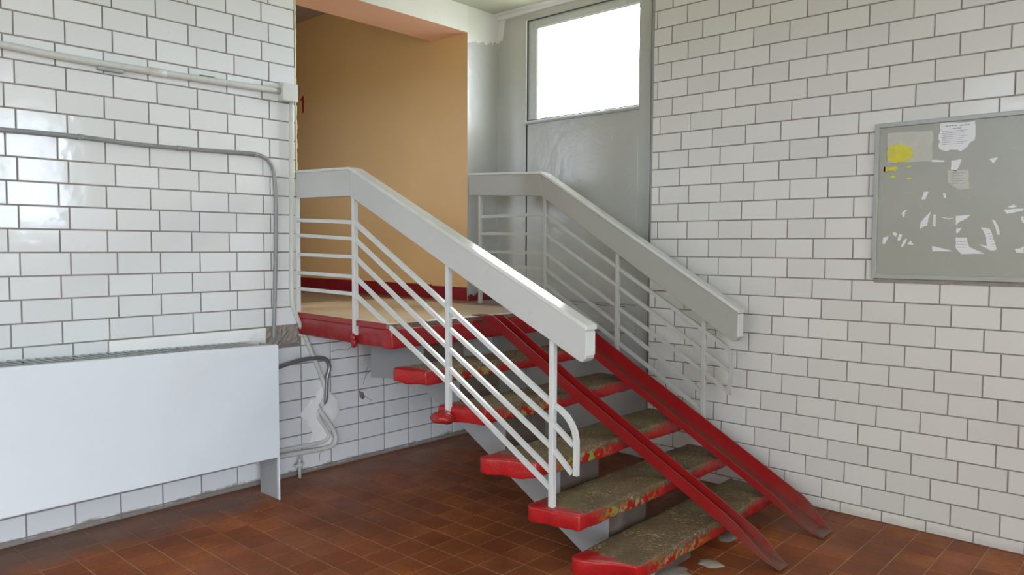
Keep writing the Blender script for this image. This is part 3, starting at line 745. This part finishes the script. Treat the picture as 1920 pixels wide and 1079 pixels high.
for y, z in ((-3.02, 2.097), (-2.50, 2.090), (-2.02, 2.098)):
    bm = bmesh.new(); tube(bm, X(.018, [(y-.012, z), (y+.012, z-.001)]), .0155, 12, 1); obj('pipe_clip', bm, PIPEG, cb)
HOSE = [(.16, -2.07, .74), (.08, -1.95, .742), (.045, -1.888, .75), (.04, -1.744, .774), (.04, -1.622, .777), (.04, -1.539, .762), (.04, -1.508, .706), (.04, -1.528, .629), (.04, -1.534, .544), (.035, -1.540, .475), (.012, -1.567, .440)]
bm = bmesh.new(); tube(bm, HOSE, .0135, 12, 10, 0, .10)
tag(obj('metal_hose', bm, PIPED), 'flexible dark steel hose curving from the radiator cover to the plaster patch', 'hose')
bm = bmesh.new(); tube(bm, [(.012, -1.575, .425)]+X(.036, [(-1.560, .385), (-1.515, .325), (-1.462, .235), (-1.470, .170), (-1.553, .150), (-1.864, .162)])+[(.06, -2.06, .165)], .0165, 12, 8)
tag(obj('lower_pipe', bm, PIPEW), 'outer cream pipe bending from the plaster patch back under the radiator cover', 'pipe')
bm = bmesh.new(); tube(bm, [(.010, -1.586, .400)]+X(.018, [(-1.578, .360), (-1.535, .295), (-1.505, .232), (-1.54, .196), (-1.657, .192), (-1.858, .196)])+[(.03, -2.06, .20)], .0135, 12, 8)
tag(obj('lower_pipe', bm, PIPEW), 'thinner inner cream pipe against the tiles, above and behind the outer one', 'pipe')
vv = thing('stub_pipe', 'short upright pipe stub with a coupling between the lower pipes and the floor', 'pipe', (.07, -1.765, 0))
bm = bmesh.new(); tube(bm, [(.07, -1.765, .0), (.07, -1.765, .135)], .011, 12, 1); obj('pipe', bm, PIPEW, vv)
bm = bmesh.new(); tube(bm, [(.07, -1.765, .075), (.07, -1.765, .10)], .019, 8, 1); bbox(bm, .06, .08, -1.80, -1.73, .078, .096, .005); obj('coupling', bm, PIPEW, vv)
# ------------------------------------------------------------------ notice board
nb = thing('notice_board', 'large grey notice board with yellow smear and torn paper scraps on right wall', 'notice board', (3.8, 0, 1.36))
bm = bmesh.new(); bbox(bm, 3.068, 4.72, -.018, -.004, 1.372, 2.205, .002); obj('board', bm, BOARD, nb)
FB, FT = 1.365, 2.2095
bm = bmesh.new()
bbox(bm, 3.060, 3.084, -.032, -.004, FB, FT, .003); bbox(bm, 4.70, 4.724, -.032, -.004, FB, FT, .003)
bbox(bm, 3.084, 4.70, -.032, -.004, FT-.023, FT, .003); bbox(bm, 3.084, 4.70, -.032, -.004, FB, FB+.026, .003)
obj('board_frame', bm, FRAMEM, nb)
bm = bmesh.new(); bbox(bm, 3.07, 4.72, -.012, -.0045, 1.342, 1.364, .002); obj('bare_ledge', bm, MORT, nb)
def blotch(pts, y0, y1, seed, n=5, amp=.008):
    out = []
    for i, (a, b) in enumerate(pts):
        c, d = pts[(i+1) % len(pts)]
        for k in range(n):
            t = k/n; out.append((a+(c-a)*t+amp*noise.noise(Vector((i+t*3.1, seed, 1.3)))*(k > 0), b+(d-b)*t+amp*noise.noise(Vector((i+t*3.7, seed, 7.3)))*(k > 0)))
    return out
YBD = -.018
def smear(pts, d, seed, amp, n=6):
    bm = bmesh.new(); prism(bm, blotch(pts, 0, 0, seed, n, amp), YBD-d-.0008, YBD-d+.0002, 'y'); obj('yellow_smear', bm, YELLOW, nb)
smear([(3.122, 2.085), (3.170, 2.092), (3.236, 2.074), (3.256, 2.03), (3.235, 2.00), (3.173, 1.990), (3.128, 2.000)], .0034, 2, .02)
smear([(3.107, 1.978), (3.172, 1.973), (3.170, 1.948), (3.14, 1.953), (3.118, 1.945), (3.106, 1.952)], .0004, 5, .012)
for q, (a, b) in enumerate(((3.232, 1.968), (3.235, 1.905), (3.155, 1.92))): smear([(a-.014, b), (a, b-.008), (a+.014, b), (a, b+.008)], .0004, q, .006, 3)
def paper(name, pts, mat, label, group=None, dy=0, seed=1, amp=.004, parts=None):
    bm = bmesh.new(); prism(bm, blotch(pts, 0, 0, seed, 4, amp), YBD-.0012-dy, YBD-.0001-dy, 'y'); o = obj(name, bm, mat); tag(o, label, 'paper', group); return o
p2 = paper('paper_sheet', [(3.121, 2.155), (3.342, 2.149), (3.344, 1.989), (3.124, 1.996)], PAPER2, 'faded greyish paper sheet behind the yellow smear on the notice board', seed=4, amp=.006, dy=.0012)
p1 = paper('paper_sheet', [(3.377, 2.185), (3.533, 2.178), (3.535, 2.085), (3.52, 2.075), (3.50, 2.05), (3.475, 2.030), (3.44, 2.040), (3.405, 2.036), (3.378, 2.047), (3.37, 2.101)], PAPER, 'white printed notice torn off along its bottom, top of the notice board', seed=9, amp=.010)
bm = bmesh.new()
def line(x0, x1, z, h=.0022, y=YBD-.0014, sx=0):
    x = x0
    while x < x1:
        l = R.uniform(.008, .022); box(bm, x, min(x+l, x1), y-.0004, y, z, z+h); x += l+.003
line(3.40, 3.455, 2.163, .005); line(3.465, 3.51, 2.161, .005); line(3.435, 3.475, 2.148, .004)
for k in range(8): line(3.384+.002*k % .006, 3.50-.012*(k % 3), 2.137-k*.0095)
obj('printed_text', bm, INK, p1)
SC = {'a': ([(3.433, 1.985), (3.48, 1.991), (3.472, 1.96), (3.457, 1.93), (3.433, 1.937)], 'white torn paper scrap just below the printed notice'),
 'b': ([(3.418, 1.938), (3.511, 1.932), (3.519, 1.836), (3.472, 1.835), (3.42, 1.875)], 'greyish worn paper remnant with faint print in the middle of the board'),
 'c': ([(3.6, 1.982), (3.64, 1.988), (3.621, 1.959)], 'small white scrap at upper right of the board, right of the printed notice'),
 'd': ([(3.309, 1.83), (3.331, 1.83), (3.317, 1.791), (3.299, 1.79)], 'slanted small white scrap left of the faint print remnant'),
 'e': ([(3.4, 1.819), (3.41, 1.819), (3.414, 1.793), (3.405, 1.793)], 'tiny upright white scrap just under the faint print remnant'),
 'f': ([(3.462, 1.699), (3.529, 1.705), (3.511, 1.684), (3.478, 1.668), (3.464, 1.651)], 'white torn corner wedge, top left of a lost sheet, lower board'),
 'g': ([(3.673, 1.727), (3.755, 1.729), (3.754, 1.718), (3.686, 1.705)], 'long flat white scrap near the right edge of the photo'),
 'h': ([(3.688, 1.74), (3.712, 1.75), (3.728, 1.741), (3.706, 1.732)], 'small white flake right above the long flat scrap'),
 'i': ([(3.623, 1.676), (3.636, 1.674), (3.652, 1.64), (3.66, 1.601), (3.649, 1.601), (3.64, 1.64)], 'curved thin white sliver above and right of the printed strip'),
 'j': ([(3.575, 1.64), (3.616, 1.63), (3.632, 1.58), (3.649, 1.526), (3.624, 1.521), (3.572, 1.554), (3.607, 1.545), (3.597, 1.601)], 'long slanted printed white strip in the lower board'),
 'k': ([(3.466, 1.588), (3.514, 1.588), (3.528, 1.54), (3.596, 1.505), (3.492, 1.503), (3.467, 1.535)], 'largest lower white scrap with printed lines and a tail to the right'),
 'l': ([(3.357, 1.544), (3.378, 1.539), (3.457, 1.517), (3.359, 1.516)], 'low flat white wedge left of the largest lower scrap'),
 'm': ([(3.298, 1.668), (3.314, 1.69), (3.347, 1.729), (3.335, 1.69), (3.33, 1.653), (3.31, 1.645), (3.294, 1.633)], 'white crescent scrap standing upright, lower left of the board'),
 'n': ([(3.357, 1.709), (3.369, 1.709), (3.371, 1.647), (3.36, 1.647)], 'narrow upright white strip right of the crescent scrap'),
 'o': ([(3.205, 1.72), (3.215, 1.735), (3.232, 1.74), (3.22, 1.725), (3.219, 1.705), (3.212, 1.697)], 'small hook-shaped white scrap left of the crescent scrap'),
 'q': ([(3.187, 1.574), (3.194, 1.609), (3.21, 1.604), (3.2, 1.572)], 'short leaning white scrap under the hook-shaped one'),
 'r': ([(3.112, 1.554), (3.114, 1.589), (3.142, 1.596), (3.124, 1.554)], 'leftmost white scrap at the lower left of the board'),
 's': ([(3.205, 1.538), (3.215, 1.57), (3.23, 1.584), (3.236, 1.578), (3.216, 1.541)], 'thin white sliver, second lowest at the lower left'),
 't': ([(3.237, 1.554), (3.251, 1.574), (3.268, 1.549)], 'tiny white triangle right of the thin lower left sliver'),
 'u': ([(3.725, 1.531), (3.749, 1.534), (3.761, 1.545), (3.763, 1.512), (3.731, 1.512)], 'white scrap at the lower right corner of the picture'),
 'v': ([(3.745, 1.688), (3.756, 1.692), (3.761, 1.655), (3.751, 1.663)], 'small white scrap at the picture edge below the long flat scrap'),
 'w': ([(3.161, 1.61), (3.17, 1.621), (3.186, 1.609), (3.177, 1.594)], 'round white fleck above the leftmost scrap'),
 'x': ([(3.392, 1.696), (3.41, 1.693), (3.426, 1.688), (3.456, 1.691), (3.43, 1.682)], 'thin level white streak left of the torn corner wedge'),
 'y': ([(3.337, 1.997), (3.399, 1.99), (3.403, 1.982), (3.342, 1.985)], 'thin white paper streak right of the faded sheet bottom'),
 'z': ([(3.466, 1.633), (3.491, 1.639), (3.475, 1.612), (3.467, 1.612)], 'small white scrap between the corner wedge and the largest lower scrap')}
for q, (k, (pts, lb)) in enumerate(SC.items()):
    o = paper('paper_scrap', pts, PAPER2 if k == 'b' else PAPER, lb, 'torn paper scraps on the notice board', seed=q+20, amp=.004 if k in 'bkj' else .002)
    if k == 'b':
        bm = bmesh.new(); [line(3.435, 3.50-.01*(i % 2), 1.918-i*.013, .003) for i in range(5)]; obj('printed_text', bm, INK, o)
    if k == 'k':
        bm = bmesh.new(); [line(3.472, 3.515, 1.565-i*.014, .002) for i in range(3)]; obj('printed_text', bm, INK, o)
    if k == 'j':
        bm = bmesh.new(); [line(3.606+i*.005, 3.624+i*.004, 1.606-i*.013, .002) for i in range(5)]; obj('printed_text', bm, INK, o)
